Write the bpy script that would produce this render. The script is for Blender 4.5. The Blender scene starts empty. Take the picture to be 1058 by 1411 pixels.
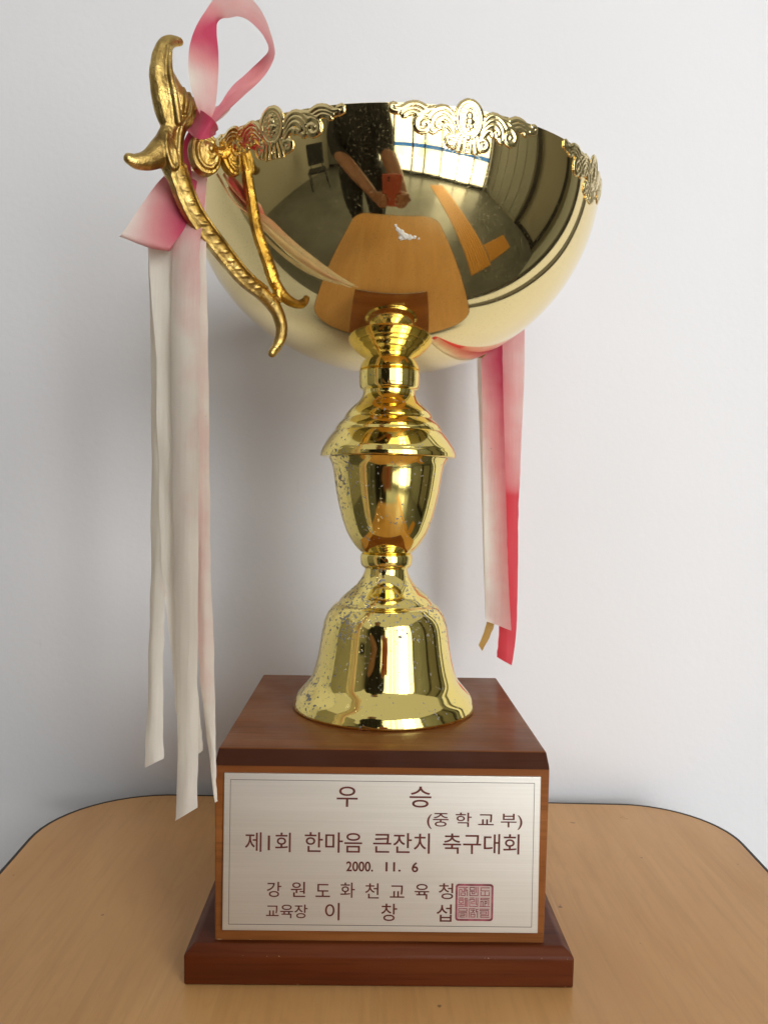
import bpy, bmesh, math, random
from mathutils import Vector, Matrix, Euler, noise as mnoise
random.seed(7)
scene = bpy.context.scene
COL = scene.collection

# ------------------------------------------------------------------ camera
CAM = Vector((-.0067, -.4353, .2206)); FPX = 1100.0
MCAM = (Euler((math.pi/2 - .0194, 0, -.0144)).to_matrix() @ Matrix.Rotation(.0176, 3, 'Z'))
cd = bpy.data.cameras.new('camera'); cam = bpy.data.objects.new('camera', cd); COL.objects.link(cam)
cd.sensor_fit = 'VERTICAL'; cd.lens = 28; cd.sensor_height = 1411 / FPX * 28
cd.clip_start = .02; cd.clip_end = 60
cam.matrix_world = Matrix.Translation(CAM) @ MCAM.to_4x4()
scene.camera = cam

# ------------------------------------------------------------------ world (soft light of the white ceiling and sky) and exposure
WORLD_STRENGTH = .45
WINDOW_STRENGTH = 2.9; SUNLIT_STRENGTH = 9.6
w = bpy.data.worlds.new('World'); scene.world = w; w.use_nodes = True
w.node_tree.nodes['Background'].inputs[0].default_value = (1.0, .985, .96, 1)
w.node_tree.nodes['Background'].inputs[1].default_value = WORLD_STRENGTH
scene.view_settings.view_transform = 'Standard'; scene.view_settings.look = 'None'
scene.view_settings.exposure = .12; scene.view_settings.gamma = 1
scene.cycles.max_bounces = 10; scene.cycles.glossy_bounces = 8
scene.cycles.caustics_reflective = True; scene.cycles.blur_glossy = .6
scene.cycles.sample_clamp_indirect = 6

# ------------------------------------------------------------------ helpers
def at(px, py, Y):
    """photo point -> real point on the upright plane y = Y"""
    d = MCAM @ Vector(((px - 529) / FPX, -(py - 705.5) / FPX, -1))
    return CAM + d * ((Y - CAM.y) / d.y)

def link(name, me, mats, parent=None, smooth=False):
    o = bpy.data.objects.new(name, me); COL.objects.link(o)
    for m in (mats if isinstance(mats, (list, tuple)) else [mats]):
        if m and m.name not in [x.name for x in me.materials if x]: me.materials.append(m)
    if smooth:
        for p in me.polygons: p.use_smooth = True
    if parent: o.parent = parent
    return o
def obj(name, bm, mats, parent=None, smooth=False, angle=None):
    bmesh.ops.recalc_face_normals(bm, faces=bm.faces)
    me = bpy.data.meshes.new(name); bm.to_mesh(me); bm.free()
    o = link(name, me, mats, parent, smooth)
    if angle is not None:
        me.set_sharp_from_angle(angle=math.radians(angle))
    return o
def thing(name, label, cat, loc=(0, 0, 0), group=None):
    o = bpy.data.objects.new(name, None); COL.objects.link(o); o.location = loc
    o.empty_display_size = .02
    return tag(o, label, cat, group)
def tag(o, label, cat, group=None):
    o['label'] = label; o['category'] = cat
    if group: o['group'] = group
    return o
def struct(o): o['kind'] = 'structure'; return o

def add_box(bm, x0, x1, y0, y1, z0, z1, bev=0, seg=2):
    r = bmesh.ops.create_cube(bm, size=1)
    for v in r['verts']:
        v.co = Vector((x0 + (v.co.x + .5) * (x1 - x0), y0 + (v.co.y + .5) * (y1 - y0), z0 + (v.co.z + .5) * (z1 - z0)))
    if bev:
        es = {e for v in r['verts'] for e in v.link_edges}
        bmesh.ops.bevel(bm, geom=list(es), offset=bev, segments=seg, affect='EDGES', profile=.5)
def box(name, mat, parent, *a, bev=0, seg=2):
    bm = bmesh.new(); add_box(bm, *a, bev=bev, seg=seg)
    return obj(name, bm, mat, parent)

def catmull(pts, n):
    """resample a list of equal-length tuples to n points with a Catmull-Rom spline"""
    P = [Vector(p) if len(p) <= 4 else p for p in pts]; k = len(pts) - 1; out = []
    for i in range(n):
        t = i / (n - 1) * k; j = min(int(t), k - 1); f = t - j
        q = [pts[max(j-1, 0)], pts[j], pts[j+1], pts[min(j+2, k)]]
        out.append(tuple(.5 * (2*b + (c-a)*f + (2*a-5*b+4*c-d)*f*f + (-a+3*b-3*c+d)*f**3) for a, b, c, d in zip(*q)))
    return out
def add_lathe(bm, prof, cx, cy, n=96):
    rings = []
    for r, z in prof:
        if r < 1e-6: rings.append([bm.verts.new((cx, cy, z))])
        else: rings.append([bm.verts.new((cx + r*math.sin(2*math.pi*k/n), cy - r*math.cos(2*math.pi*k/n), z)) for k in range(n)])
    for a, b in zip(rings, rings[1:]):
        for k in range(n):
            k2 = (k+1) % n
            if len(a) == 1 and len(b) == 1: continue
            if len(a) == 1: bm.faces.new((a[0], b[k], b[k2]))
            elif len(b) == 1: bm.faces.new((a[k], a[k2], b[0]))
            else: bm.faces.new((a[k], a[k2], b[k2], b[k]))
def add_tube(bm, pts, n=14, flat=1.0, fdir=None, steps=None):
    """swept tube through (x, y, z, radius); flat squashes it along fdir; round ends"""
    if steps: pts = catmull(pts, steps)
    P = [Vector(p[:3]) for p in pts]; R = [max(p[3], 1e-5) for p in pts]
    t0 = (P[1] - P[0]).normalized(); t1 = (P[-1] - P[-2]).normalized()
    cap = lambda p, t, r, s: [(p + t*s*r*c, r*math.sqrt(max(1 - c*c, 0))) for c in (.98, .8, .5)]
    seq = cap(P[0], t0, R[0], -1) + list(zip(P, R)) + cap(P[-1], t1, R[-1], 1)[::-1]
    fd = Vector(fdir or (0, 1, 0)); rings = []
    for i, (p, r) in enumerate(seq):
        j = min(max(i - 3, 0), len(P) - 1)
        t = (P[min(j+1, len(P)-1)] - P[max(j-1, 0)]).normalized()
        b = fd - t * fd.dot(t)
        b = b.normalized() if b.length > 1e-4 else t.orthogonal().normalized()
        a = t.cross(b)
        rings.append([bm.verts.new(p + a*r*math.cos(q) + b*r*flat*math.sin(q)) for q in (2*math.pi*k/n for k in range(n))])
    for a, b in zip(rings, rings[1:]):
        for k in range(n): bm.faces.new((a[k], a[(k+1) % n], b[(k+1) % n], b[k]))
    bm.faces.new(rings[0][::-1]); bm.faces.new(rings[-1])
def add_ball(bm, c, r, scale=(1, 1, 1), rot=None, seg=16):
    m = Matrix.Translation(Vector(c)) @ (rot.to_4x4() if rot else Matrix()) @ Matrix.Diagonal((*[r*s for s in scale], 1))
    bmesh.ops.create_uvsphere(bm, u_segments=seg, v_segments=seg // 2 + 2, radius=1, matrix=m)
def fuse(bm, voxel, smooth=2):
    """melt overlapping shapes into one continuous skin"""
    me = bpy.data.meshes.new('tmp'); bm.to_mesh(me); bm.free()
    o = bpy.data.objects.new('tmp', me); COL.objects.link(o)
    m = o.modifiers.new('r', 'REMESH'); m.mode = 'VOXEL'; m.voxel_size = voxel
    dg = bpy.context.evaluated_depsgraph_get()
    out = bpy.data.meshes.new_from_object(o.evaluated_get(dg))
    bpy.data.objects.remove(o); bpy.data.meshes.remove(me)
    b2 = bmesh.new(); b2.from_mesh(out); bpy.data.meshes.remove(out)
    for _ in range(smooth): bmesh.ops.smooth_vert(b2, verts=b2.verts, factor=.5, use_axis_x=True, use_axis_y=True, use_axis_z=True)
    return b2

# ------------------------------------------------------------------ materials
class Mat:
    def __init__(s, name, **kw):
        s.m = bpy.data.materials.new(name); s.m.use_nodes = True; s.t = s.m.node_tree; s.n = s.t.nodes
        s.b = s.n['Principled BSDF']; s.set(**kw)
        s.tc = s.new('ShaderNodeTexCoord')
    def set(s, **kw):
        nm = dict(color='Base Color', rough='Roughness', metal='Metallic', ior='IOR', coat='Coat Weight', coat_rough='Coat Roughness', sheen='Sheen Weight', spec='Specular IOR Level', aniso='Anisotropic')
        for k, v in kw.items():
            s.b.inputs[nm[k]].default_value = (*v, 1) if isinstance(v, tuple) else v
    def new(s, t, **inp):
        n = s.n.new(t)
        for k, v in inp.items():
            n.inputs[k.replace('_', ' ')].default_value = v
        return n
    def L(s, a, b): s.t.links.new(a, b)
    def map(s, scale=(1, 1, 1), rot=(0, 0, 0)):
        n = s.new('ShaderNodeMapping'); n.inputs['Scale'].default_value = scale; n.inputs['Rotation'].default_value = rot
        s.L(s.tc.outputs['Object'], n.inputs['Vector']); return n.outputs[0]
    def noise(s, vec=None, scale=5, detail=4, rough=.55, dist=0):
        n = s.new('ShaderNodeTexNoise', Scale=scale, Detail=detail, Roughness=rough, Distortion=dist)
        s.L(vec or s.tc.outputs['Object'], n.inputs['Vector']); return n.outputs['Fac']
    def ramp(s, fac, stops):
        n = s.new('ShaderNodeValToRGB'); e = n.color_ramp.elements
        while len(e) < len(stops): e.new(.5)
        for x, (p, c) in zip(e, stops):
            x.position = p; x.color = (*c, 1) if isinstance(c, tuple) else (c, c, c, 1)
        s.L(fac, n.inputs[0]); return n.outputs[0]
    def mix(s, fac, a, b):
        n = s.new('ShaderNodeMix'); n.data_type = 'RGBA'
        for v, i in ((fac, 0), (a, 6), (b, 7)):
            if isinstance(v, (int, float)): n.inputs[i].default_value = v
            elif isinstance(v, tuple): n.inputs[i].default_value = (*v, 1)
            else: s.L(v, n.inputs[i])
        return n.outputs[2]
    def math(s, op, a, b=0.0):
        n = s.new('ShaderNodeMath'); n.operation = op
        for v, i in ((a, 0), (b, 1)):
            if isinstance(v, (int, float)): n.inputs[i].default_value = v
            else: s.L(v, n.inputs[i])
        return n.outputs[0]
    def bump(s, h, strength=.2, dist=.001):
        n = s.new('ShaderNodeBump', Strength=strength, Distance=dist); s.L(h, n.inputs['Height'])
        prev = s.b.inputs['Normal']
        if prev.is_linked: s.L(prev.links[0].from_socket, n.inputs['Normal'])
        s.L(n.outputs[0], prev)
    def to(s, sock, name): s.L(sock, s.b.inputs[name])

def plain(name, color, rough=.6, metal=0, **kw): return Mat(name, color=color, rough=rough, metal=metal, **kw).m

def gold(name, col, dark, rough, wave, spots=None):
    M = Mat(name, metal=1.0)
    dust = M.ramp(M.noise(scale=900, detail=2), [(.68, 0.0), (.78, 1.0)])
    blotch = M.noise(scale=22, detail=5)
    c = M.mix(M.ramp(blotch, [(.35, 0.0), (.75, .35)]), col, dark)
    r = M.ramp(blotch, [(.3, rough), (.8, rough*2.2)])
    scr = M.noise(M.map((30, 30, 900), (.4, .3, .2)), scale=1, detail=2)
    r = M.math('ADD', r, M.math('MULTIPLY', M.ramp(scr, [(.66, 0.0), (.72, 1.0)]), .05))
    r = M.math('ADD', r, M.math('MULTIPLY', dust, .05))
    if spots:
        sep = M.new('ShaderNodeSeparateXYZ'); M.L(M.tc.outputs['Object'], sep.inputs[0])
        region = M.noise(scale=34, detail=2)
        fine = M.noise(scale=520, detail=3, rough=.6)
        big = M.noise(scale=120, detail=7, rough=.72)
        th = M.math('ADD', M.ramp(region, [(.42, .07), (.66, -.075)]), spots)   # lower threshold in bad patches
        left = M.ramp(M.math('MULTIPLY', sep.outputs[0], -22.0), [(.0, 0.0), (.8, .045)])
        band = M.ramp(M.math('MULTIPLY', sep.outputs[2], 4.0), [(.56, 0.0), (.60, .05), (.70, .055), (.74, 0.0)])
        th = M.math('SUBTRACT', M.math('SUBTRACT', th, left), band)
        s1 = M.math('GREATER_THAN', fine, M.math('ADD', th, .06))
        s2 = M.math('GREATER_THAN', big, M.math('ADD', th, .085))
        s3 = M.math('GREATER_THAN', M.noise(scale=75, detail=8, rough=.78), M.math('ADD', th, .095))
        s = M.math('MAXIMUM', M.math('MAXIMUM', s1, s2), s3)
        c = M.mix(s, c, (.24, .23, .22)); r = M.math('MAXIMUM', r, M.math('MULTIPLY', s, .62))
        M.to(M.math('SUBTRACT', 1.0, M.math('MULTIPLY', s, .75)), 'Metallic')
        M.bump(M.math('MULTIPLY', s, -1.0), .5, .0002)
    M.to(c, 'Base Color'); M.to(r, 'Roughness')
    if not spots and wave:
        patch = M.ramp(M.noise(scale=13, detail=3), [(.34, .1), (.66, .7)])
        d2 = M.math('MULTIPLY', M.ramp(M.noise(scale=1100, detail=2), [(.58, 0.0), (.72, .8)]), M.math('MULTIPLY', patch, .40))
        c = M.mix(d2, c, (.50, .46, .36)); M.to(c, 'Base Color'); M.to(M.math('SUBTRACT', 1.0, d2), 'Metallic')
        r = M.math('ADD', r, M.math('MULTIPLY', d2, .5)); M.to(r, 'Roughness')
    if wave: M.bump(M.noise(scale=16, detail=1), wave, .004)
    return M.m

GOLD_BOWL = gold('bowl_gold_plate', (.92, .75, .365), (.80, .60, .24), .03, .14)
GOLD_STEM = gold('stem_gold_plate', (.96, .775, .25), (.86, .65, .17), .05, .04, spots=.545)
GOLD_FOOT = gold('foot_gold_plate', (.96, .785, .26), (.87, .66, .18), .05, .04, spots=.565)
GOLD_EMB = gold('embossed_gold_plate', (.91, .745, .37), (.76, .57, .24), .06, 0)
def cast_gold():
    M = Mat('cast_gold_handle', metal=1.0)
    b = M.noise(scale=90, detail=5)
    M.to(M.ramp(b, [(.3, (.20, .12, .035)), (.5, (.46, .31, .095)), (.75, (.76, .57, .22))]), 'Base Color')
    M.to(M.ramp(b, [(.3, .42), (.7, .2)]), 'Roughness')
    M.bump(M.noise(scale=330, detail=5, rough=.65), .6, .001)
    return M.m
GOLD_CAST = cast_gold()

def wood(name, c1, c2, c3, axis, rough, coat, fine=1.0, bump=.08, wear=()):
    M = Mat(name, rough=rough, coat=coat, coat_rough=.15, spec=.12)
    sc = [14, 14, 14]; sc[axis] = 1.6
    g = M.noise(M.map(tuple(x*fine for x in sc)), scale=1.6, detail=7, rough=.6, dist=.6)
    sf = [420, 420, 420]; sf[axis] = 14
    pores = M.noise(M.map(tuple(x*fine for x in sf)), scale=1, detail=3)
    c = M.ramp(g, [(.28, c1), (.5, c2), (.72, c3)])
    c = M.mix(M.ramp(pores, [(.5, 0.0), (.68, .42)]), c, tuple(x*.55 for x in c1))
    big = M.noise(scale=9, detail=3)
    c = M.mix(M.ramp(big, [(.35, 0.0), (.75, .3)]), c, c1)
    if wear:      # chipped lacquer along the edges at these heights
        sep = M.new('ShaderNodeSeparateXYZ'); M.L(M.tc.outputs['Object'], sep.inputs[0])
        for z, half, th in wear:
            near = M.math('LESS_THAN', M.math('ABSOLUTE', M.math('SUBTRACT', sep.outputs[2], z)), half)
            chip = M.math('MULTIPLY', near, M.ramp(M.noise(scale=150, detail=5, rough=.7), [(th, 0.0), (th + .03, .85)]))
            c = M.mix(chip, c, (.42, .25, .13))
    M.to(c, 'Base Color')
    M.to(M.ramp(M.noise(scale=40, detail=4), [(.3, rough*.8), (.75, rough*1.35)]), 'Roughness')
    M.bump(pores, bump, .0003); M.bump(M.noise(scale=60, detail=3), .12, .0006)
    return M.m
WOOD_BLOCK = wood('mahogany_block', (.145, .042, .010), (.22, .074, .018), (.30, .112, .031), 0, .42, .16, wear=((.0176, .0006, .60),))
WOOD_PLINTH = wood('mahogany_plinth', (.068, .013, .003), (.105, .022, .005), (.15, .040, .010), 0, .42, .10, wear=((.0002, .0009, .64), (.0137, .00022, .60)))
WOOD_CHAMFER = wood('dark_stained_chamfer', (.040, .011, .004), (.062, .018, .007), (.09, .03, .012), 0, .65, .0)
def table_wood():
    M = Mat('beech_laminate', spec=.35)
    g = M.noise(M.map((7, 1.1, 7), (0, 0, .35)), scale=3, detail=7, rough=.6, dist=1.2)
    fine = M.noise(M.map((260, 12, 260), (0, 0, .35)), scale=1, detail=3)
    c = M.ramp(g, [(.25, (.53, .270, .092)), (.5, (.59, .315, .115)), (.75, (.65, .36, .14))])
    c = M.mix(M.ramp(fine, [(.5, 0.0), (.8, .25)]), c, (.35, .18, .065))
    arch = M.noise(M.map((22, 2.2, 22), (0, 0, .35)), scale=2, detail=2, dist=2.5)
    c = M.mix(M.ramp(arch, [(.47, 0.0), (.5, .10), (.56, 0.0)]), c, (.36, .18, .06))
    scr = M.noise(M.map((240, 5, 240), (0, 0, -.9)), scale=1, detail=2)
    c = M.mix(M.ramp(scr, [(.74, 0.0), (.77, .35)]), c, (.66, .47, .27))
    sp = M.noise(scale=95, detail=2)
    c = M.mix(M.ramp(sp, [(.745, 0.0), (.77, .7)]), c, (.12, .06, .03))
    M.to(c, 'Base Color'); M.to(M.ramp(M.noise(scale=14, detail=5), [(.3, .27), (.75, .40)]), 'Roughness')
    M.bump(fine, .04, .0003); return M.m
TABLE = table_wood()
EDGE = plain('dark_edge_band', (.02, .018, .02), .5)
def wall_paint(name, col, marks=False):
    M = Mat(name, rough=.75)
    c = M.mix(M.ramp(M.noise(scale=6, detail=5), [(.3, 0.0), (.8, .25)]), col, tuple(x*.93 for x in col))
    if marks:
        c = M.mix(M.ramp(M.noise(scale=70, detail=3, rough=.7), [(.74, 0.0), (.78, .35)]), c, (.42, .37, .33))
        c = M.mix(M.ramp(M.noise(M.map((60, 60, 22), (0, .5, 0)), scale=1, detail=5, rough=.7), [(.68, 0.0), (.74, .16)]), c, (.5, .45, .4))
    M.to(c, 'Base Color')
    M.bump(M.noise(scale=190, detail=4), .2, .0008); M.bump(M.noise(scale=18, detail=2), .08, .004)
    return M.m
WALL = wall_paint('white_wall_paint', (.735, .722, .735), True)
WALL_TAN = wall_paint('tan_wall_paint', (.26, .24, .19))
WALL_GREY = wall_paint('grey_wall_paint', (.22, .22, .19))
DARK = plain('dark_brown_frame', (.018, .014, .012), .45)
def plaque_mat():
    M = Mat('brushed_champagne_metal', metal=.85, rough=.36)
    g = M.noise(M.map((18, 18, 1500)), scale=1, detail=3)
    M.to(M.ramp(g, [(.3, (.65, .64, .60)), (.7, (.70, .69, .65))]), 'Base Color')
    M.to(M.ramp(g, [(.3, .42), (.7, .48)]), 'Roughness'); M.bump(g, .05, .0001); return M.m
PLAQUE = plaque_mat()
def ink(name, c, c2):
    M = Mat(name, rough=.6)
    M.to(M.ramp(M.noise(scale=260, detail=3), [(.35, c), (.7, c2)]), 'Base Color'); return M.m
INK = ink('engraved_red_brown_ink', (.075, .009, .004), (.14, .022, .012))
SEAL = ink('seal_crimson_ink', (.12, .008, .018), (.40, .085, .12))
LINE = plain('engraved_line', (.07, .06, .045), .6)
def ribbon_mat(name, pale, mid, strong):
    M = Mat(name, rough=.5, sheen=.25)
    a = M.new('ShaderNodeAttribute'); a.attribute_name = 'dye'
    f = M.math('ADD', a.outputs['Fac'], M.math('MULTIPLY', M.math('SUBTRACT', M.noise(scale=55, detail=3), .5), .28))
    c = M.ramp(f, [(.06, pale), (.42, mid), (.82, strong)])
    st = M.noise(scale=170, detail=2)
    c = M.mix(M.ramp(st, [(.77, 0.0), (.80, .4)]), c, (.33, .27, .21))
    M.to(c, 'Base Color')
    M.bump(M.noise(M.map((900, 900, 60)), scale=1, detail=2), .12, .0004); M.bump(M.noise(M.map((260, 260, 14)), scale=1, detail=3), .35, .0012)
    tr = M.new('ShaderNodeBsdfTranslucent'); M.L(c, tr.inputs[0])
    mx = M.new('ShaderNodeMixShader'); mx.inputs[0].default_value = .22
    M.L(M.b.outputs[0], mx.inputs[1]); M.L(tr.outputs[0], mx.inputs[2])
    M.L(mx.outputs[0], M.n['Material Output'].inputs[0]); return M.m
RIB = ribbon_mat('faded_pink_satin', (.95, .91, .84), (.86, .46, .45), (.72, .10, .20))
RIBR = ribbon_mat('faded_red_satin', (.90, .81, .75), (.84, .41, .41), (.80, .10, .13))
RIBY = plain('gold_yellow_satin', (.58, .36, .09), .5)

# ------------------------------------------------------------------ setting: the white wall behind, the room the cup mirrors
FZ = -.72
WY = .158
o = struct(box('wall_back', WALL, None, -2.6, .60, WY, WY + .12, FZ, 2.1))
b = box('trim', plain('grey_conduit', (.10, .09, .08), .6), o, .385, .425, WY - .012, WY, FZ + .01, 2.08)
b = box('frame_post', DARK, o, .57, .61, WY - .02, WY, FZ + .01, 2.08)
M = Mat('grey_floor_vinyl', coat=.1)
M.to(M.ramp(M.noise(scale=3, detail=5), [(.3, (.085, .085, .075)), (.7, (.13, .13, .12))]), 'Base Color'); M.set(rough=.3)
bm = bmesh.new(); add_box(bm, -2.72, 2.5, -4.0, .7, FZ - .1, FZ)
struct(obj('floor', bm, M.m))
ORANGE = plain('orange_tactile_strip', (.50, .23, .04), .55)
STRIPLAB = 'orange ribbed guide strip on the grey floor, mirrored in the bowl'
for i, (x0, x1, y0, y1) in enumerate(((.78, 1.08, -2.3, -.12), (1.10, 1.62, -.48, -.16))):
    bm = bmesh.new(); add_box(bm, x0, x1, y0, y1, FZ, FZ + .004)
    n = int(((x1-x0) if i == 0 else (y1-y0)) / .035)
    for k in range(n):
        if i == 0: add_box(bm, x0 + .01 + k*.035, x0 + .03 + k*.035, y0 + .02, y1 - .02, FZ + .003, FZ + .009)
        else: add_box(bm, x0 + .02, x1 - .02, y0 + .01 + k*.035, y0 + .03 + k*.035, FZ + .003, FZ + .009)
    tag(obj('guide_strip', bm, ORANGE), ('long ' if i == 0 else 'short ') + STRIPLAB, 'floor strip')
struct(box('wall_left', WALL_TAN, None, -2.72, -2.6, -3.99, WY, FZ, 2.1))
o = struct(box('wall_rear', WALL_GREY, None, -2.6, -.98, -3.99, -3.85, FZ, 2.1))
box('skirting', DARK, o, -2.58, -1.0, -3.85, -3.83, FZ + .002, FZ + .12)
o = struct(box('wall_right', WALL_TAN, None, 2.3, 2.42, -2.05, .6, FZ, 2.1))
for y in (-.62, .24): box('frame_post', DARK, o, 2.26, 2.3, y, y + .10, FZ + .002, 2.08)
box('skirting', DARK, o, 2.285, 2.3, -.51, .23, FZ + .002, FZ + .10)
for k in range(5): box('panel', WALL_GREY, o, 2.285, 2.3, -2.0 + k*.27, -1.745 + k*.27, FZ + .05, 2.0)
struct(box('wall_return', WALL_GREY, None, .60, 2.3, .48, .6, FZ, 2.1))

# glazed front of the room: bright daylight panes in a frame
def pane_mat(name, strength):
    M = Mat(name)
    c = M.ramp(M.noise(M.map((1.2, 1, .5)), scale=1.4, detail=3), [(.35, (1, .98, .90)), (.55, (.92, .96, 1)), (.7, (.85, .92, .62))])
    e = M.new('ShaderNodeEmission'); M.L(c, e.inputs[0]); e.inputs[1].default_value = strength
    M.L(e.outputs[0], M.n['Material Output'].inputs[0]); return M.m
PANE = pane_mat('daylit_window_pane', WINDOW_STRENGTH); PANE_SUN = pane_mat('sunlit_window_pane', SUNLIT_STRENGTH)
def film_mat():
    M = Mat('blue_window_film'); e = M.new('ShaderNodeEmission'); e.inputs[0].default_value = (.03, .16, .62, 1); e.inputs[1].default_value = 1.6
    M.L(e.outputs[0], M.n['Material Output'].inputs[0]); return M.m
FILM = film_mat()
FRAME = plain('dark_window_frame', (.05, .05, .045), .5)
win = thing('window', 'wide glazed shopfront window with blue film strip, bright with daylight', 'window', (-.95, -3.85, FZ))
win.rotation_euler.z = math.atan2(1.78, 3.2)
XS = [0, .62, 1.05, 1.62, 1.95, 2.38, 2.80, 3.20, 3.64]
for a, b_ in zip(XS, XS[1:]):
    p = box('pane', PANE_SUN if 2.3 < a < 2.9 else PANE, win, a + .02, b_ - .02, 0, .01, .10, 2.75)
    box('window_film', FILM, p, a + .02, b_ - .02, .0102, .012, .80, .93)
for x in XS: box('mullion', FRAME, win, x - .0199, x + .0199, -.01, .05, .04, 2.78)
box('sill_rail', FRAME, win, XS[0], XS[-1], -.012, .052, 0, .0985)
box('head_rail', FRAME, win, XS[0], XS[-1], -.012, .052, 2.7515, 2.83)

# ------------------------------------------------------------------ table
def rounded_poly(pts, rads, seg=14):
    out = []; n = len(pts)
    for i in range(n):
        p = Vector(pts[i]); a = (Vector(pts[i-1]) - p).normalized(); c = (Vector(pts[(i+1) % n]) - p).normalized()
        r = rads[i]
        # smooth conic corner
        for k in range(seg + 1):
            t = k / seg; A = p + a*r; B = p + c*r; wgt = .70
            d = (1-t)**2 + 2*wgt*t*(1-t) + t*t
            out.append((A*(1-t)**2 + p*2*wgt*t*(1-t) + B*t*t) / d)
    return out
table = thing('table', 'light beech laminate table with rounded corners and dark edge under the trophy', 'table', (0, -.15, FZ))
OUT = rounded_poly([(-.2230, .1465), (.2385, .1355), (.205, -.46), (-.190, -.475)], [.078, .062, .07, .07])
def slab(name, outline, z0, z1, mat, inner=None, bev=0):
    bm = bmesh.new()
    top = [bm.verts.new((p.x, p.y + .15, z1 - FZ)) for p in outline]; bot = [bm.verts.new((p.x, p.y + .15, z0 - FZ)) for p in outline]
    n = len(outline)
    for k in range(n): bm.faces.new((top[k], top[(k+1) % n], bot[(k+1) % n], bot[k]))
    if inner:
        ti = [bm.verts.new((p.x, p.y + .15, z1 - FZ)) for p in inner]; bi = [bm.verts.new((p.x, p.y + .15, z0 - FZ)) for p in inner]
        for k in range(n):
            k2 = (k+1) % n
            bm.faces.new((top[k], top[k2], ti[k2], ti[k])); bm.faces.new((bot[k], bot[k2], bi[k2], bi[k])); bm.faces.new((ti[k], ti[k2], bi[k2], bi[k]))
    else: bm.faces.new(top); bm.faces.new(bot)
    return obj(name, bm, mat, table)
def offset(poly, d):
    n = len(poly); out = []
    for i, p in enumerate(poly):
        t = (poly[(i+1) % n] - poly[i-1])
        if t.length < 1e-9: t = poly[(i+2) % n] - poly[i-2]
        t.normalize(); out.append(p + Vector((-t.y, t.x)) * d)
    return out
sgn = 1
if abs(offset(OUT, .01)[0].x) < abs(OUT[0].x): sgn = -1
top = slab('table_top', OUT, -.022, 0, TABLE)
slab('edge_band', offset(OUT, .0016*sgn), -.0225, .0003, EDGE, inner=offset(OUT, .0001*sgn))
LEG = plain('dark_steel_tube', (.04, .04, .045), .4, .6)
for x, y in ((-.16, .08), (.17, .07), (.14, -.40), (-.14, -.40)):
    bm = bmesh.new(); add_tube(bm, [(x, y + .15, .012, .012), (x*1.02, y + .15, .68, .0125)], 16); obj('leg', bm, LEG, table, True)
box('apron', LEG, table, -.14, .145, .205, .225, .655, .6975, bev=.002)
box('apron', LEG, table, -.13, .13, -.26, -.24, .655, .6975, bev=.002)

# ------------------------------------------------------------------ trophy
AX, AY = .0014, .003
trophy = thing('trophy', 'gold trophy cup on a dark wooden pedestal with engraved metal plaque', 'trophy')
# pedestal
def prism_rings(name, rings, mat, bev=.0012):
    """rings: (x half, y front, y back, z)"""
    bm = bmesh.new(); rr = []
    for hx, yf, yb, z in rings: rr.append([bm.verts.new(q) for q in ((-hx, yf, z), (hx, yf, z), (hx, yb, z), (-hx, yb, z))])
    for a, b in zip(rr, rr[1:]):
        for k in range(4): bm.faces.new((a[k], a[(k+1) % 4], b[(k+1) % 4], b[k]))
    bm.faces.new(rr[0][::-1]); bm.faces.new(rr[-1])
    bmesh.ops.bevel(bm, geom=list(bm.edges), offset=bev, segments=3, affect='EDGES', profile=.5)
    return obj(name, bm, mat, trophy)
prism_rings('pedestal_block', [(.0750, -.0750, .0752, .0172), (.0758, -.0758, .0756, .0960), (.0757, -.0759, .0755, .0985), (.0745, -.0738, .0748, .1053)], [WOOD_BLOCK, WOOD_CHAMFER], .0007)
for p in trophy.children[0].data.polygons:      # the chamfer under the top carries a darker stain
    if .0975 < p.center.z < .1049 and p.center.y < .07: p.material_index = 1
prism_rings('plinth', [(.0875, -.0806, .0860, .0002), (.0877, -.0808, .0862, .0138), (.0835, -.0778, .0822, .0178)], WOOD_PLINTH, .0009)
# plaque
pl = bpy.data.objects.new('plaque', None); bpy.data.objects.remove(pl)
px0, px1, pz0, pz1 = -.0714, .0717, .0230, .0947
PY = -.0768
pl = box('plaque', PLAQUE, trophy, px0, px1, PY, -.0749, pz0, pz1, bev=.0003, seg=2)
bm = bmesh.new(); i_ = .0028; t_ = .00022
for a in ((px0+i_, px1-i_, pz0+i_, pz0+i_+t_), (px0+i_, px1-i_, pz1-i_-t_, pz1-i_), (px0+i_, px0+i_+t_, pz0+i_+t_, pz1-i_-t_), (px1-i_-t_, px1-i_, pz0+i_+t_, pz1-i_-t_)):
    add_box(bm, a[0], a[1], PY - .00006, PY + .0002, a[2], a[3])
obj('engraved_border', bm, LINE, pl)
def glyphs(s, off=.006):
    cu = bpy.data.curves.new('t', 'FONT'); cu.body = s; cu.size = 1; cu.resolution_u = 5; cu.fill_mode = 'FRONT'; cu.offset = off
    to = bpy.data.objects.new('t', cu); COL.objects.link(to)
    dg = bpy.context.evaluated_depsgraph_get(); me = bpy.data.meshes.new_from_object(to.evaluated_get(dg))
    bpy.data.objects.remove(to); bpy.data.curves.remove(cu); return me
def fit_text(me, x0, x1, z0, z1, y, shear=0):
    xs = [v.co.x for v in me.vertices]; ys = [v.co.y for v in me.vertices]
    a, b, c, d = min(xs), max(xs), min(ys), max(ys)
    for v in me.vertices:
        v.co = Vector((x0 + (v.co.x - a)/(b - a)*(x1 - x0), y, z0 + (v.co.y - c)/(d - c)*(z1 - z0)))
    return me
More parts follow.
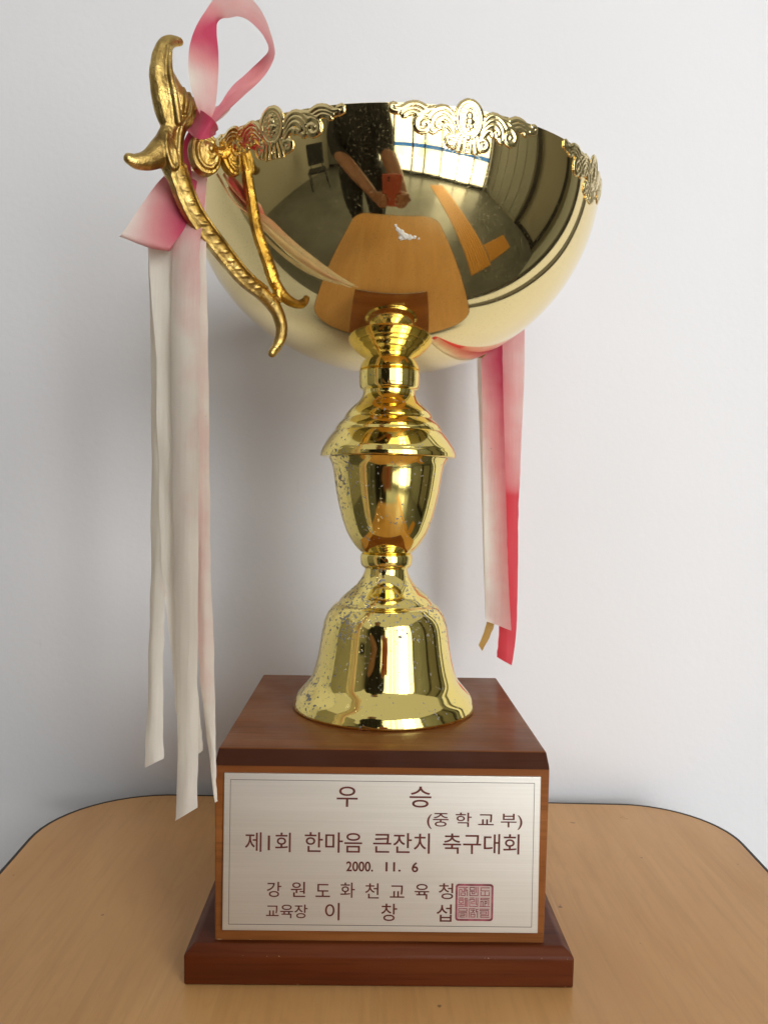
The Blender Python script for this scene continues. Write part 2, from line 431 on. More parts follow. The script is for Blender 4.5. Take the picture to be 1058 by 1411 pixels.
TEXT = [("우", -20.62, -11.10, 80.04, 89.31), ("승", 12.26, 22.13, 80.11, 89.72), ("(중 학 교 부)", 20.36, 63.61, 70.45, 78.09),
 ("제1회", -61.63, -40.97, 59.09, 68.03), ("한마음", -34.73, -8.77, 59.09, 68.37), ("큰잔치", -3.83, 21.87, 59.10, 68.40), ("축구대회", 27.81, 62.50, 59.18, 68.49),
 ("2000.", -15.82, -3.64, 50.59, 55.24), ("11.", 1.96, 8.88, 50.75, 55.07), ("6", 13.83, 16.80, 50.53, 55.18),
 ("강", -51.48, -44.91, 38.54, 45.52), ("원", -40.64, -34.07, 38.66, 45.63), ("도", -29.46, -22.88, 38.78, 44.76), ("화", -18.27, -11.69, 38.56, 45.54),
 ("천", -7.07, -0.81, 38.34, 45.33), ("교", 4.14, 10.73, 38.80, 44.45), ("육", 15.35, 21.95, 38.25, 45.24), ("청", 26.24, 32.85, 38.36, 45.69),
 ("교육장", -51.66, -32.92, 28.96, 35.28), ("이", -25.03, -18.44, 28.17, 36.16), ("창", 0.35, 7.60, 28.10, 36.09), ("섭", 25.44, 32.38, 28.02, 36.02)]
for s, x0, x1, z0, z1 in TEXT:
    link('engraved_lettering', fit_text(glyphs(s, .02 if s[0].isdigit() else .006), x0*1e-3, x1*1e-3, z0*1e-3, z1*1e-3, PY - .00012), INK, pl)
# square red seal: frame and nine characters
sx0, sx1, sz0, sz1 = .03394, .05114, .02849, .04549
bm = bmesh.new()
q = lambda i: rounded_poly([(sx0+i, sz0+i), (sx1-i, sz0+i), (sx1-i, sz1-i), (sx0+i, sz1-i)], [.0014 - i*.7]*4, 5)
A_ = [bm.verts.new((p.x, PY - .00011, p.y)) for p in q(0)]; B_ = [bm.verts.new((p.x, PY - .00011, p.y)) for p in q(.0009)]
for k in range(len(A_)): bm.faces.new((A_[k], A_[(k+1) % len(A_)], B_[(k+1) % len(A_)], B_[k]))
seal = obj('seal_mark', bm, SEAL, pl)
bm = bmesh.new(); bm.faces.new([bm.verts.new((p.x, PY - .00006, p.y)) for p in q(.0008)])
obj('seal_wash', bm, plain('pale_pink_wash', (.50, .41, .37), .5, .5), seal)
cw = (sx1 - sx0 - .0024) / 3
ver = [];
def ring(x0, y0, x1, y1): return [(x0, y0), (x1, y0), (x1, y1), (x0, y1), (x0, y0)]
CELLS = [   # squared seal-script strokes in a unit cell, y down
 [[(.05,.08),(.62,.08),(.62,.5),(.35,.5),(.35,.3),(.1,.3),(.1,.95)], [(.75,.5),(.75,.08),(.95,.08)], [(.75,.35),(.92,.35),(.92,.95)], ring(.28,.66,.7,.92)],
 [ring(.08,.06,.55,.36), [(.05,.5),(.55,.5),(.55,.74),(.3,.74),(.3,.5)], [(.05,.62),(.05,.93),(.86,.93)], [(.72,.05),(.72,.62)], [(.9,.05),(.9,.93)]],
 [[(.95,.1),(.08,.1),(.08,.42),(.95,.42)], [(.08,.58),(.08,.92),(.95,.92),(.95,.58)], [(.5,.42),(.5,.92)]],
 [[(.1,.05),(.5,.05)], [(.02,.18),(.58,.18)], ring(.08,.32,.52,.58), [(.3,.58),(.3,.75)], [(.02,.75),(.58,.75)], [(.02,.93),(.58,.93)], [(.72,.95),(.72,.08),(.95,.08)], [(.84,.22),(.84,.93),(.97,.93),(.97,.22)]],
 [[(.1,.05),(.5,.05)], [(.05,.35),(.05,.2),(.55,.2),(.55,.45),(.25,.45),(.25,.66),(.55,.66)], [(.05,.48),(.05,.93),(.9,.93)], [(.72,.05),(.72,.7),(.9,.7)], [(.9,.05),(.9,.93)]],
 [[(.95,.07),(.08,.07),(.08,.22),(.9,.22),(.9,.78)], [(.08,.84),(.08,.4),(.3,.4),(.3,.93)], [(.5,.84),(.5,.4),(.7,.4),(.7,.62),(.6,.62)], [(0,.93),(1,.93)]],
 [ring(.05,.05,.92,.3), [(.05,.93),(.05,.43),(.9,.43),(.9,.93)], [(.25,.6),(.7,.6),(.7,.76),(.25,.76),(.25,.93),(.7,.93)]],
 [[(.02,.95),(.02,.05),(.6,.05)], [(.2,.2),(.55,.2),(.3,.48),(.15,.5)], [(.42,.36),(.56,.5)], ring(.2,.64,.62,.92), [(.75,.4),(.75,.1),(.95,.1)], [(.75,.3),(.9,.3),(.9,.95)]],
 [[(0,.08),(.95,.08)], [(0,.22),(.9,.22),(.9,.76),(.1,.76),(.1,.93),(.95,.93)], ring(.08,.38,.7,.6)]]
for k, strokes in enumerate(CELLS):
    cx, cz = sx0 + .0013 + (k % 3)*cw, sz1 - .0013 - (k // 3)*cw; hw = .00019; u = cw*.88
    bm = bmesh.new()
    for p in strokes:
        for (ax, ay), (bx, by) in zip(p, p[1:]):
            A = Vector((cx + ax*u, 0, cz - ay*u)); B = Vector((cx + bx*u, 0, cz - by*u)); t = (B - A).normalized(); n_ = Vector((-t.z, 0, t.x))*hw; e = t*hw
            lift = Vector((0, PY - .00010 - .000002*len(bm.faces), 0))
            bm.faces.new([bm.verts.new(v + lift) for v in (A - e - n_, B + e - n_, B + e + n_, A - e + n_)])
    obj('seal_character', bm, SEAL, seal)

# stem and foot (turned metal)
def prof(rows, per=5):
    out = []
    for seg in rows:
        out += seg if len(seg) < 3 else catmull(seg, (len(seg)-1)*per + 1)
    return [(r*1e-3, z*1e-3) for r, z in out]
def turned(name, rows, mat, n=112):
    bm = bmesh.new(); add_lathe(bm, prof(rows), AX, AY, n); return obj(name, bm, mat, trophy, True, 40)
turned('foot_bell', [[(0, 108), (44, 107.2)], [(48.8, 105.4), (49.6, 106.0), (49.6, 107.2), (48.9, 109.2), (47.4, 112.3), (43.6, 116.6), (40.8, 120.0), (39.2, 123.5), (37.2, 130.5), (35.6, 139.0), (34.4, 147.5), (33.2, 153.0), (31.4, 157.0), (28.6, 160.8)],
  [(27.6, 161.6), (26.0, 162.4), (25.0, 163.8), (22.6, 166.6), (19.0, 169.6), (15.6, 173.0), (13.0, 176.8), (11.8, 180.0), (11.6, 182.2)], [(0, 182.3), (0, 182.3)]], GOLD_FOOT)
turned('collar_ring', [[(0, 181.2), (11.3, 181.2)], [(12.4, 181.6), (13.6, 183.0), (14.2, 185.0), (14.3, 187.8), (13.8, 189.2), (12.6, 189.8)], [(0, 189.9), (0, 189.9)]], GOLD_STEM, 72)
turned('stem_cup', [[(0, 189.4), (12.8, 189.4)], [(13.4, 189.8), (15.0, 190.8), (17.8, 194.0), (21.2, 199.3), (23.4, 204.5), (25.2, 210.0), (27.2, 218.0), (28.7, 226.0), (29.9, 234.0), (30.8, 238.0), (32.8, 241.6)], [(0, 241.7), (0, 241.7)]], GOLD_STEM)
turned('stem_dome', [[(0, 241.8), (35.6, 241.8)], [(36.6, 241.9), (37.0, 242.4), (36.9, 244.4)], [(36.3, 245.6), (35.8, 247.0), (33.9, 250.2), (31.6, 253.6), (30.0, 255.6), (29.2, 256.2)],
  [(28.9, 257.6), (27.6, 259.8), (25.4, 262.0), (24.4, 262.8)], [(24.0, 264.2), (22.6, 266.6), (20.4, 269.0), (17.4, 271.8), (15.4, 274.2), (14.4, 276.4), (14.2, 278.6)], [(0, 278.7), (0, 278.7)]], GOLD_STEM)
turned('top_collar', [[(0, 278.2), (14.0, 278.2)], [(15.0, 278.6), (16.0, 279.6), (16.4, 281.4), (16.6, 285.0), (16.6, 288.4), (16.1, 289.2), (15.2, 289.6)], [(0, 289.7), (0, 289.7)]], GOLD_STEM)

# bowl: an oblate hemisphere
BA, BB, BZ, RIM = .1094, .0987, .3870, .3815
def brad(z): return BA * math.sqrt(max(0, 1 - ((BZ - z)/BB)**2))
th1 = math.acos((BZ - RIM)/BB)
outer = [(BA*math.sin(th1*k/72), BZ - BB*math.cos(th1*k/72)) for k in range(73)]
inner = [((BA-.0011)*math.sin(th1*k/48), BZ - (BB-.0011)*math.cos(th1*k/48)) for k in range(48, -1, -1)]
bm = bmesh.new(); add_lathe(bm, outer + [(brad(RIM) - .0005, RIM + .0004)] + inner, AX, AY, 176)
bowl = obj('bowl', bm, GOLD_BOWL, trophy, True, 50)

# embossed rim ornament as a height field pressed proud of the bowl (drawn in mm: s along the rim, t down from it)
def mirror(l): return [[(-x, y) for x, y in p] for p in l]
half = [ # right half: strokes (points, radius)
 ([(6.5, 3.4), (8.5, .6), (11.5, -.6), (15.0, .6), (17.6, 3.2)], .75),
 ([(6.6, 5.2), (9.0, 2.3), (12.0, 1.3), (14.6, 2.6), (16.0, 4.8)], .7),
 ([(6.6, 7.2), (9.0, 4.4), (11.6, 3.4), (13.6, 4.6), (14.4, 6.4), (13.4, 7.4), (12.6, 6.6)], .7),
 ([(6.4, 9.2), (8.4, 6.6), (10.2, 6.0), (11.2, 7.2)], .65),
 ([(15.4, .2), (18.2, .8), (20.4, 2.2), (22.2, 3.0)], .7),
 ([(17.6, 3.2), (19.4, 2.8), (21.4, 4.0), (22.6, 6.0), (22.0, 8.4), (19.8, 9.2), (17.8, 8.2), (17.6, 6.4), (19.0, 5.6), (20.2, 6.6)], .75),
 ([(16.0, 5.2), (16.6, 7.4), (15.8, 9.0), (14.6, 8.6)], .6),
 ([(19.0, .3), (22.0, -1.2), (25.4, -.9), (28.6, .8), (31.2, .8)], .8),
 ([(20.2, 1.6), (23.2, .4), (26.2, .9), (28.8, 2.2)], .65),
 ([(21.4, 3.0), (23.8, 1.9), (26.0, 2.3), (27.6, 3.4)], .65),
 ([(30.0, 1.9), (31.8, 1.6), (33.2, .7), (32.6, -.5), (31.2, -.3)], .65),
 ([(5.4, 10.6), (7.6, 10.2), (9.0, 11.4), (8.6, 13.2), (7.2, 13.6), (6.6, 12.6)], .65),
 ([(1.0, 9.6), (1.4, 16.4)], .55), ([(2.6, 9.6), (4.0, 15.6)], .55), ([(4.0, 9.2), (6.2, 14.2)], .55),
]
STR = []
for pts, r in half:
    p = [(x, y*.95 + 1.5) for x, y in catmull(pts, len(pts)*4)]; r *= .8; STR.append((p, r)); STR.append(([(-x, y) for x, y in p], r))
ell = lambda rx, ry, cy: [(rx*math.sin(2*math.pi*k/40), cy - ry*math.cos(2*math.pi*k/40)) for k in range(41)]
STR += [(ell(5.4, 6.9, 4.2), .62), (ell(4.2, 5.7, 4.2), .3)]
BUMPS = [(0, 1.2, 1.3), (.1, 3.4, 1.5), (-.7, 5.2, .9), (.9, 5.3, .9), (-.2, 6.6, .7), (-1.5, 3.6, .6), (1.6, 3.4, .6), (0, -.8, .8), (0, 9.6, 1.0), (0, 13.0, .6), (0, 16.0, .7)]
for k in range(14): BUMPS.append((-3.1*math.sin(k*.45+.2) , 2.7 - 4.5*math.cos(k*.45+.2), .38))
segs = []
for p, r in STR:
    for a, b in zip(p, p[1:]): segs.append((a[0], a[1], b[0], b[1], r))
def height(s, t):
    h = 0; near = 9
    for ax, ay, bx, by, r in segs:
        if s < min(ax, bx)-2.2 or s > max(ax, bx)+2.2 or t < min(ay, by)-2.2 or t > max(ay, by)+2.2: continue
        dx, dy = bx-ax, by-ay; L2 = dx*dx+dy*dy or 1e-9
        u = min(1, max(0, ((s-ax)*dx+(t-ay)*dy)/L2)); d = math.hypot(s-ax-u*dx, t-ay-u*dy)
        near = min(near, d - r)
        if d < r: h = max(h, math.sqrt(1-(d/r)**2)*r*.42)
    for x, y, r in BUMPS:
        y += 1.5; d = math.hypot(s-x, t-y); near = min(near, d - r)
        if d < r: h = max(h, math.sqrt(1-(d/r)**2)*r*.42)
    if (s/5.4)**2 + ((t-4.2)/6.9)**2 < 1: near = min(near, 0)
    return h, near
STEP = .24; NS, NT = int(68/STEP), int(22/STEP)
bm = bmesh.new(); grid = {}
hz = {}
for i in range(NS+1):
    for j in range(NT+1):
        s, t = -34 + i*STEP, -4.8 + j*STEP
        h, near = height(s, t)
        if near < .75:
            ph = th1 - t*1e-3/BB*1.02; az = s*1e-3/BA
            lift = .00005 + h*1e-3 if near < .55 else -.0002
            ra, rb = BA + lift, BB + lift
            grid[i, j] = bm.verts.new((ra*math.sin(ph)*math.sin(az), -ra*math.sin(ph)*math.cos(az), BZ - rb*math.cos(ph)))
for (i, j) in list(grid):
    qd = [grid.get(k) for k in ((i, j), (i+1, j), (i+1, j+1), (i, j+1))]
    if all(qd): bm.faces.new(qd)
lone = [v for v in bm.verts if not v.link_faces]
bmesh.ops.delete(bm, geom=lone, context='VERTS')
# give the stamped sheet its thickness (it stands above the rim)
geo = bmesh.ops.solidify(bm, geom=list(bm.faces), thickness=.0005)
orn_me = bpy.data.meshes.new('rim_ornament'); bm.to_mesh(orn_me); bm.free()
for p in orn_me.polygons: p.use_smooth = True
orn_me.materials.append(GOLD_EMB)
for k in range(8):
    o = bpy.data.objects.new('rim_ornament', orn_me); COL.objects.link(o); o.parent = bowl
    o.location = (AX, AY, 0); o.rotation_euler.z = math.radians(15.5 + 45*k)

# scrap of white residue stuck on the bowl
bm = bmesh.new()
for cx, cy, r in ((548, 316, 3.4), (553, 321, 5.0), (558, 326, 5.4), (564, 327, 4.6), (571, 327, 3.2), (577, 329, 2.2), (552, 328, 4.0), (545, 311, 2.4)):
    d = MCAM @ Vector(((cx - 529)/FPX, -(cy - 705.5)/FPX, -1)); S = Vector((1/BA, 1/BA, 1/BB))
    oo = Vector([(CAM[i] - (AX, AY, BZ)[i])*S[i] for i in range(3)]); e = Vector([d[i]*S[i] for i in range(3)])
    A = e.dot(e); B = oo.dot(e); K = oo.dot(oo) - 1; t = (-B - math.sqrt(B*B - A*K))/A
    p = CAM + d*t
    nrm = Vector(((p.x-AX)*S[0]**2, (p.y-AY)*S[1]**2, (p.z-BZ)*S[2]**2)).normalized()
    add_ball(bm, p, r*.00031, (1, 1, .45), nrm.to_track_quat('Z', 'Y').to_matrix(), 10)
bm = fuse(bm, .00025, 1)
for v in bm.verts: v.co += Vector(mnoise.noise_vector(v.co*900))*.0003
obj('glue_residue', bm, plain('white_residue', (.62, .58, .5), .8), bowl, True)['label'] = 'white crusty scrap of residue on the bowl'

# handles: cast metal, in the plane (u outwards, v across, z up), mm
def chain(bm, pts, flat=1, steps=None, vv=0):
    add_tube(bm, [(p[0], p[3] if len(p) > 3 else vv, p[1], p[2]) for p in pts], 16, flat, (0, 1, 0), steps or len(pts)*6)
def handle_mesh(tip=True):
    bm = bmesh.new()
    chain(bm, [(128.6, 416.8, 2.0), (133.2, 414.8, 2.9), (136.2, 409.4, 3.9), (137.2, 401.1, 4.9), (136.0, 393.6, 5.6), (133.9, 386.2, 6.0), (132.0, 379.6, 5.0), (131.6, 374, 3.4)], .72)
    chain(bm, [(134.0, 411, 1.0, 2.2), (134.6, 401, 1.5, 3.4), (132.8, 391, 1.7, 4.4), (130.6, 380, 1.5, 4.4)], 1)             # ridge on the horn
    chain(bm, [(134.0, 402, 2.6), (130.6, 395, 4.6), (127.2, 390.6, 5.8), (122.6, 388.2, 5.4), (119.8, 387.0, 4.4)], .7)         # wing to the knuckle
    for k in range(4): chain(bm, [(119.6 + k*2.6, 392.4 + k*1.2, .8, 2.4), (119.4 + k*2.6, 388.6 + k*.6, 1.1, 4.4), (120.0 + k*2.4, 384.4 + k*.4, .8, 3.2)], 1, 8)
    chain(bm, [(120.5, 385.6, 3.6), (125.6, 382.6, 3.0), (128.4, 377.6, 3.0), (129.6, 371.0, 3.2), (129.6, 364.0, 3.6), (127.6, 356, 4.4)], 1)   # arch
    chain(bm, [(124.6, 385.0, .9, 2.6), (128.2, 379.0, 1.0, 3.0), (129.8, 371.0, 1.0, 3.3), (129.6, 362, 1.1, 3.6)], 1)
    chain(bm, [(132.4, 380, 3.4), (134.2, 371.6, 5.0), (137.6, 365.6, 5.4), (142.6, 361.4, 4.2), (147.6, 359.4, 3.2), (150.6, 359.6, 2.6)], .8)     # spur
    chain(bm, [(134.5, 372, 4.4), (132.4, 364.6, 5.0), (129.2, 358.6, 4.8)], .85)
    chain(bm, [(135.6, 374, .9, 3.2), (136.0, 367, 1.1, 4.0), (133.4, 360.4, 1.1, 4.2), (131.0, 361.6, .9, 4.2), (131.8, 368, .8, 3.6)], 1)
    S = [(129.8, 361, 4.8), (121.6, 345.0, 4.5), (108.6, 332.8, 4.1), (95.0, 321.6, 3.8), (83.4, 315.8, 3.6), (75.6, 309.4, 3.3)]
    if tip: S += [(72.2, 301.2, 3.0), (74.0, 293.8, 2.6), (77.6, 288.6, 2.1)]
    chain(bm, S, .95, 60)
    line = catmull(S[:5], 60)
    for k in range(3, 54, 4):                                   # twisted rope ridges along the strand
        u, z, r = line[k]; u2, z2, _ = line[k+3]
        chain(bm, [(u + r*.75, z - r*.5, .4, r*.35), ((u+u2)/2, (z+z2)/2, .9, r*.86), (u2 - r*.75, z2 + r*.5, .4, r*.35)], 1, 9)
    for a in (-1, 1): chain(bm, [(p[0] + a*p[2]*.66, p[1] - a*p[2]*.66, .8, p[2]*.45) for p in line[1:59:4]], 1, 60)
    chain(bm, [(80.0, 314.2, 2.8), (74.4, 315.2, 2.4)], 1, 4)       # lug that fixes it to the bowl
    # scroll against the rim
    cu, cz = 116.0, 371.8
    add_ball(bm, (cu, 0, cz), 1, (7.6, 4.8, 9.8))
    def onscroll(a, f, rad):     # point on the scroll's face at angle a, fraction f of its half-axes
        a = math.radians(a); return (cu + 7.6*f*math.cos(a), cz + 9.8*f*math.sin(a), rad, 4.8*math.sqrt(max(.05, 1 - f*f)))
    eye = (-.8, 1.6)
    for f0, rad in ((.88, 1.0), (.66, .9)):
        chain(bm, [onscroll(a, f0 - max(0, a-60)*.0012, rad) for a in range(-175, 130, 15)], 1, 60)
    chain(bm, [(cu + eye[0] + (3.6 - k*.22)*math.cos(math.radians(-160 + k*30))*.8, cz + eye[1] + (4.0 - k*.25)*math.sin(math.radians(-160 + k*30)), .8, 4.0 + k*.05) for k in range(11)], 1, 50)
    add_ball(bm, (cu + eye[0], 4.2, cz + eye[1]), 1.9)
    chain(bm, [(121.5, 386.5, 3.6), (118.5, 383.2, 3.0), (116.6, 379.0, 3.4)], 1)
    chain(bm, [(113, 374, 3.0), (106.5, 375, 2.6)], 1, 4)
    for v in bm.verts: v.co *= 1e-3
    bm = fuse(bm, .00038, 1)
    for v in bm.verts: v.co += Vector(mnoise.noise_vector(v.co*260))*.00014
    return bm
HA = -48
def rot_handle(az):   # u axis -> outward at azimuth az (from the camera side)
    return math.radians(az) - math.pi/2
for az, tip in ((HA, True), (HA + 180, False)):
    o = obj('handle', handle_mesh(tip), GOLD_CAST, trophy, True)
    o.location = (AX, AY, 0); o.rotation_euler.z = rot_handle(az)

# ------------------------------------------------------------------ ribbons
def strip(name, rows, mat, parent, n=48, m=6, curl=0, rough=.0003, seed=0, cut=None):
    """rows: (Ax, Ay, Adepth, Bx, By, Bdepth, dyeA, dyeB): the two edges of a ribbon"""
    R = catmull(rows, n); bm = bmesh.new(); lay = bm.verts.layers.float.new('dye'); g = []
    for i, (ax, ay, ad, bx, by, bd, da, db) in enumerate(R):
        A, B = at(ax, ay, ad), at(bx, by, bd); line = []
        prev = R[max(i-1, 0)]; nxt = R[min(i+1, n-1)]
        tan = (at(nxt[0], nxt[1], nxt[2]) - at(prev[0], prev[1], prev[2]))
        nn = tan.cross(B - A); nn = nn.normalized() if nn.length > 1e-12 else Vector((0, -1, 0))
        for j in range(m+1):
            f = j/m; p = A.lerp(B, f) + nn*curl*math.sin(math.pi*f)
            if j in (0, m): p += Vector((mnoise.noise(Vector((i*.45, seed, j))), mnoise.noise(Vector((i*.3, seed+9, j))), 0))*rough
            p += nn*mnoise.noise(Vector((i*.16, j*.3, seed+3)))*.0008
            v = bm.verts.new(p); v[lay] = da + (db-da)*f; line.append(v)
        g.append(line)
    for a, b in zip(g, g[1:]):
        for j in range(m): bm.faces.new((a[j], a[j+1], b[j+1], b[j]))
    bmesh.ops.solidify(bm, geom=list(bm.faces), thickness=.00025)
    bmesh.ops.recalc_face_normals(bm, faces=bm.faces)
    for v in bm.verts: v.co -= parent.location
    return obj(name, bm, mat, parent, True, 60)

rl = thing('ribbon', 'faded pink and cream ribbon bow tied on the handle with long hanging tails', 'ribbon', (-.088, -.085, .372), 'ribbons tied to the trophy handles')
strip('loop', [(280,168,-.091,290,166,-.090,.55,.55), (268,138,-.094,297,146,-.089,.25,.3), (261,105,-.094,301,104,-.086,.12,.35), (260,76,-.092,301,72,-.083,.35,.75), (265,50,-.088,299,44,-.079,.75,.9),
  (277,24,-.082,301,29,-.079,.6,.8), (296,-2,-.076,313,25,-.083,.32,.4), (320,-12,-.072,328,24,-.088,.3,.35), (345,-4,-.070,344,30,-.090,.3,.4), (364,24,-.070,360,46,-.091,.35,.5),
  (377,58,-.072,371,66,-.090,.4,.6), (377,84,-.078,362,80,-.088,.5,.7), (360,110,-.083,342,99,-.087,.5,.6), (334,134,-.087,320,119,-.087,.5,.55), (308,158,-.090,301,146,-.089,.55,.6), (296,170,-.090,288,164,-.089,.6,.6)], RIB, rl, 80, 8, .0004, .0001, 1)
strip('loop_back', [(318,150,-.084,300,146,-.080,.15,.3), (304,164,-.085,288,152,-.082,.2,.4), (292,172,-.086,280,160,-.084,.3,.5)], RIB, rl, 12, 4)
strip('knot', [(270,150,-.086,258,180,-.084,.85,.85), (279,153,-.095,266,188,-.095,.8,.85), (290,161,-.098,277,192,-.098,.8,.9), (299,171,-.095,290,190,-.095,.85,.95), (302,180,-.086,298,185,-.086,.95,.95)], RIB, rl, 24, 8, .001)
strip('knot_tail', [(266,172,-.083,284,180,-.084,.9,.9), (252,198,-.075,268,200,-.075,.8,.85), (244,225,-.071,264,226,-.071,.7,.8), (240,250,-.069,264,252,-.069,.6,.7), (232,270,-.068,257,274,-.068,.55,.6)], RIB, rl, 24, 5)
strip('loop', [(236,232,-.071,272,250,-.069,.75,.85), (214,256,-.077,268,272,-.072,.35,.9), (190,290,-.084,256,312,-.077,.15,.85), (169,321,-.088,236,340,-.083,.12,.6), (165,326,-.085,232,347,-.080,.2,.5), (172,318,-.079,242,335,-.075,.3,.6), (196,282,-.075,258,306,-.071,.3,.5), (230,240,-.070,270,262,-.068,.4,.5)], RIB, rl, 56, 8, .0006, .0001, 4)
TW = dict(n=90, m=6)
strip('tail', [(212,262,-.064,245,262,-.066,.1,.1), (205,345,-.068,228,345,-.070,.05,.05), (208,470,-.068,226,470,-.073,0,.05), (209,620,-.068,229,620,-.075,0,.05), (208,780,-.070,230,780,-.076,0,.05), (205,920,-.074,225,900,-.078,0,.05), (200,1058,-.078,226,1045,-.080,.05,.05)], RIB, rl, curl=.0015, seed=11, **TW)
strip('tail', [(214,262,-.066,250,262,-.068,.1,.1), (205,345,-.073,246,345,-.076,.0,.0), (214,470,-.075,246,470,-.080,0,0), (218,620,-.075,246,620,-.081,0,0), (222,760,-.076,258,760,-.081,0,0), (236,900,-.077,268,900,-.080,0,0), (245,1000,-.077,276,985,-.079,0,0), (250,1055,-.077,280,1034,-.079,0,0)], RIB, rl, curl=-.001, seed=12, **TW)
strip('tail', [(244,236,-.066,286,240,-.068,.3,.35), (240,290,-.070,281,292,-.074,.3,.35), (238,345,-.077,276,345,-.084,.15,.3), (236,480,-.080,275,480,-.090,.02,.12), (238,640,-.081,274,640,-.092,.0,.08), (241,800,-.083,273,800,-.091,0,.04), (244,950,-.084,273,950,-.090,0,0), (245,1040,-.085,273,1035,-.089,0,0), (242,1131,-.085,272,1113,-.089,0,0)], RIB, rl, curl=.0012, seed=13, **TW)
strip('tail', [(256,236,-.062,284,240,-.064,.2,.2), (258,290,-.066,284,292,-.068,.2,.2), (258,345,-.073,285,345,-.077,.12,.1), (262,480,-.076,287,480,-.083,.12,.1), (264,640,-.077,289,640,-.084,.25,.12), (268,760,-.078,290,760,-.084,.3,.15), (272,880,-.080,294,880,-.084,.22,.1), (281,980,-.081,297,980,-.084,.05,.05), (290,1050,-.082,298,1050,-.084,0,0), (297,1106,-.083,300,1104,-.084,0,0)], RIB, rl, curl=.001, seed=14, **TW)

rr = thing('ribbon', 'pink, cream and red ribbon tails hanging behind the bowl', 'ribbon', (.095, .085, .365), 'ribbons tied to the trophy handles')
strip('tail', [(656,300,.098,690,300,.098,.6,.6), (657,420,.098,690,420,.098,.3,.4), (657,500,.098,690,500,.098,.05,.1), (662,640,.098,694,640,.098,0,.05), (666,780,.097,699,780,.097,0,0), (669,856,.096,698,866,.096,0,0)], RIB, rr, curl=.001, seed=21, **TW)
strip('tail', [(662,300,.090,694,300,.088,.7,.7), (661,420,.089,692,420,.086,.7,.75), (663,500,.088,692,495,.085,.45,.85), (664,580,.088,694,580,.085,.2,.7), (666,690,.088,697,690,.085,.05,.5), (668,790,.088,700,790,.085,.05,.4), (669,856,.088,704,869,.085,.1,.35)], RIB, rr, curl=-.0008, seed=22, **TW)
strip('tail', [(688,300,.094,726,300,.092,.4,.4), (688,420,.094,723,420,.092,.3,.3), (690,520,.094,722,520,.092,.42,.22), (690,610,.094,718,610,.092,.45,.28), (690,665,.094,716,665,.092,.6,.45), (690,700,.094,714,700,.092,.95,.95), (689,800,.094,713,800,.092,1,1), (687,870,.094,711,870,.092,1,1), (684,905,.094,705,917,.092,1,1)], RIBR, rr, curl=.001, seed=23, **TW)
strip('tail', [(672,800,.092,684,800,.092,1,1), (671,850,.092,682,852,.092,1,1), (666,872,.092,676,874,.092,1,1), (659,889,.092,664,897,.092,1,1)], RIBY, rr, 20, 4)['label'] = 'golden yellow ribbon end'

# ------------------------------------------------------------------ the photographer, seen mirrored in the bowl
CLOTH = plain('black_jacket_cloth', (.012, .011, .011), .8); SKIN = plain('skin', (.27, .13, .08), .55, ior=1.4); HAIR = plain('black_hair', (.008, .007, .006), .5)
PX, PYY = -.235, -.74
person = thing('person', 'person in dark clothes standing and holding up a phone, mirrored in bowl', 'person', (PX, PYY - .06, FZ))
bm = bmesh.new()
T = lambda *p, f=1, fd=(0, 1, 0): add_tube(bm, list(p), 16, f, fd, len(p)*5)
T((PX, -.82, .10, .145), (PX, -.81, .26, .13), (PX, -.79, .44, .14), (PX, -.77, .57, .14), (PX, -.765, .64, .10), f=.66)
T((PX, -.77, .62, .06), (PX, -.74, .72, .052), (PX, -.73, .76, .055))
add_ball(bm, (PX, -.715, .83), .078, (1, 1.18, 1.38)); add_ball(bm, (PX, -.655, .785), .045, (1, .9, .8))
add_ball(bm, (PX, -.622, .825), .013, (1, 1.3, 1.5))
for s in (-1, 1):
    add_ball(bm, (PX + s*.078, -.72, .825), .02, (.4, .8, 1.4))
    T((PX + s*.13, -.77, .58, .060), (PX + s*.17, -.74, .42, .050), (PX + .03 + s*.15, -.69, .30, .046))
    ex = Vector((PX + .03 + s*.15, -.69, .30)); hx = Vector((-.007 + s*.058, -.468, .095))
    T((*ex, .044), (*ex.lerp(hx, .5), .037), (*ex.lerp(hx, .86), .025))
    add_tube(bm, [(*ex.lerp(hx, .84), .023), (*hx, .026), (hx.x - s*.004, hx.y + .010, hx.z + .028, .022)], 14, .6, (0, 1, 0), 10)
    for k in range(4):
        z = hx.z + .038 - k*.019; ln = (.9, 1.0, .95, .78)[k]
        T((hx.x, hx.y + .006, z, .0095), (hx.x - s*.006, hx.y + .024, z + .004, .009), (hx.x - s*.024*ln, hx.y + .033, z + .006, .0083), (hx.x - s*.040*ln, hx.y + .032, z + .006, .0072))
    T((hx.x - s*.004, hx.y - .004, hx.z + .0, .011), (hx.x - s*.016, hx.y - .004, hx.z + .03, .0098), (hx.x - s*.03, hx.y + .002, hx.z + .05, .0085))
    T((PX + s*.085, -.82, .10, .105), (PX + s*.10, -.80, -.12, .085), (PX + s*.10, -.79, -.30, .066))
    T((PX + s*.10, -.79, -.30, .064), (PX + s*.10, -.82, -.46, .060), (PX + s*.10, -.85, -.65, .044))
    T((PX + s*.10, -.88, FZ + .045, .045), (PX + s*.11, -.77, FZ + .04, .042), (PX + s*.115, -.68, FZ + .035, .035), f=1.2, fd=(1, 0, 0))
bm = fuse(bm, .0055, 2)
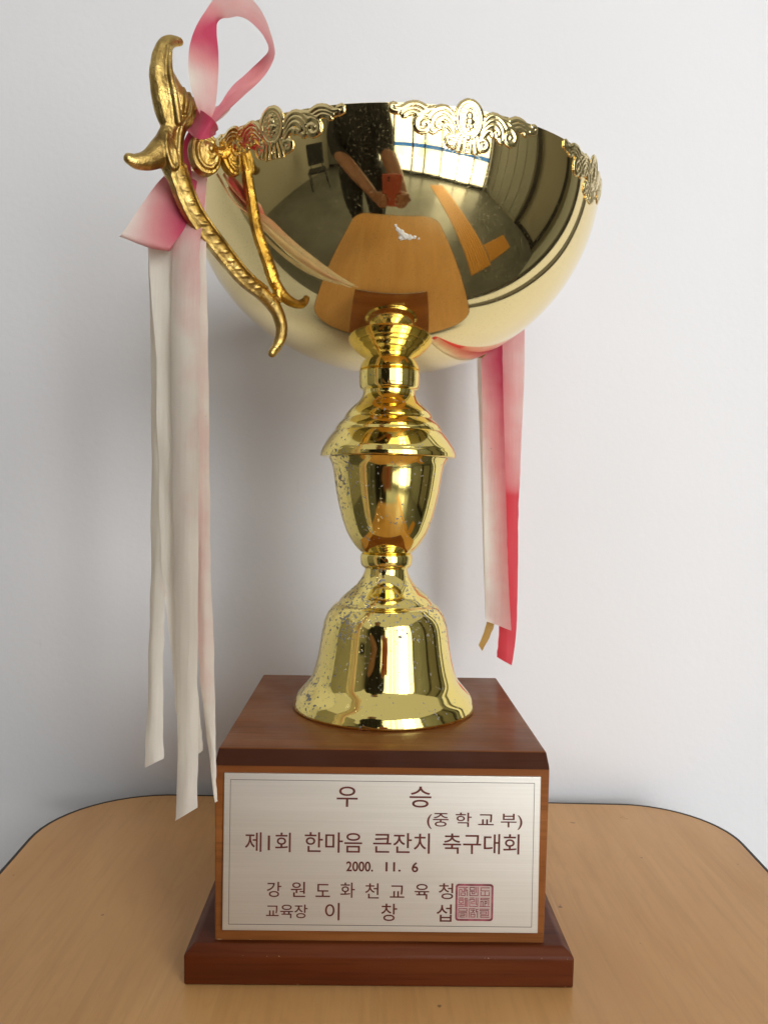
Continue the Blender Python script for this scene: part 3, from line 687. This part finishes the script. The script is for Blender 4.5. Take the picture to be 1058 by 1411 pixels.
for f in bm.faces:
    c = f.calc_center_median()
    f.material_index = 1 if (c.z > .68 or (c.y > -.63 and c.z > .0 and c.z < .3)) else 0
for v in bm.verts: v.co -= person.location
obj('body', bm, [CLOTH, SKIN], person, True)
bm = bmesh.new(); add_ball(bm, (PX, -.73, .855), .09, (1, 1.12, 1.22)); add_ball(bm, (PX, -.775, .79), .075, (1, .8, 1.3))
bm = fuse(bm, .006, 2)
bmesh.ops.delete(bm, geom=[v for v in bm.verts if v.co.y > -.695 and v.co.z < .875], context='VERTS')
for v in bm.verts: v.co += Vector(mnoise.noise_vector(v.co*40))*.006 - person.location
obj('hair', bm, HAIR, person, True)
for s in (-1, 1):
    bm = bmesh.new(); add_ball(bm, Vector((PX + s*.03, -.64, .84)) - person.location, .012); obj('eye', bm, HAIR, person, True)
phone = thing('phone', 'copper red phone held upright in both hands, mirrored in the bowl', 'phone', (-.007, -.442, .16))
box('phone_body', plain('copper_phone_back', (.33, .07, .045), .3, .3), phone, -.036, .036, -.0045, .0038, -.082, .070, bev=.0035, seg=3)
for z in (.056, .044):
    bm = bmesh.new(); add_tube(bm, [(-.012, .0036, z, .0042), (-.012, .0046, z, .0042)], 16); obj('phone_lens', bm, DARK, phone, True)

# ------------------------------------------------------------------ dark chair far behind the photographer, mirrored in the bowl's left side
ch = thing('chair', 'black padded chair against the dim rear of the room, mirrored in bowl', 'chair', (-1.75, -2.05, FZ))
ch.rotation_euler.z = math.radians(-40)
box('seat', CLOTH, ch, -.23, .23, -.23, .23, .42, .48, bev=.02)
box('backrest', CLOTH, ch, -.22, .22, -.26, -.20, .56, 1.12, bev=.025)
for x in (-.2, .2):
    for y in (-.2, .2):
        bm = bmesh.new(); add_tube(bm, [(x*1.1, y*1.1, .014, .014), (x, y, .43, .014)], 12); obj('leg', bm, LEG, ch, True)
    bm = bmesh.new(); add_tube(bm, [(x*.8, -.215, .45, .012), (x*.8, -.24, .62, .012)], 12); obj('back_post', bm, LEG, ch, True)
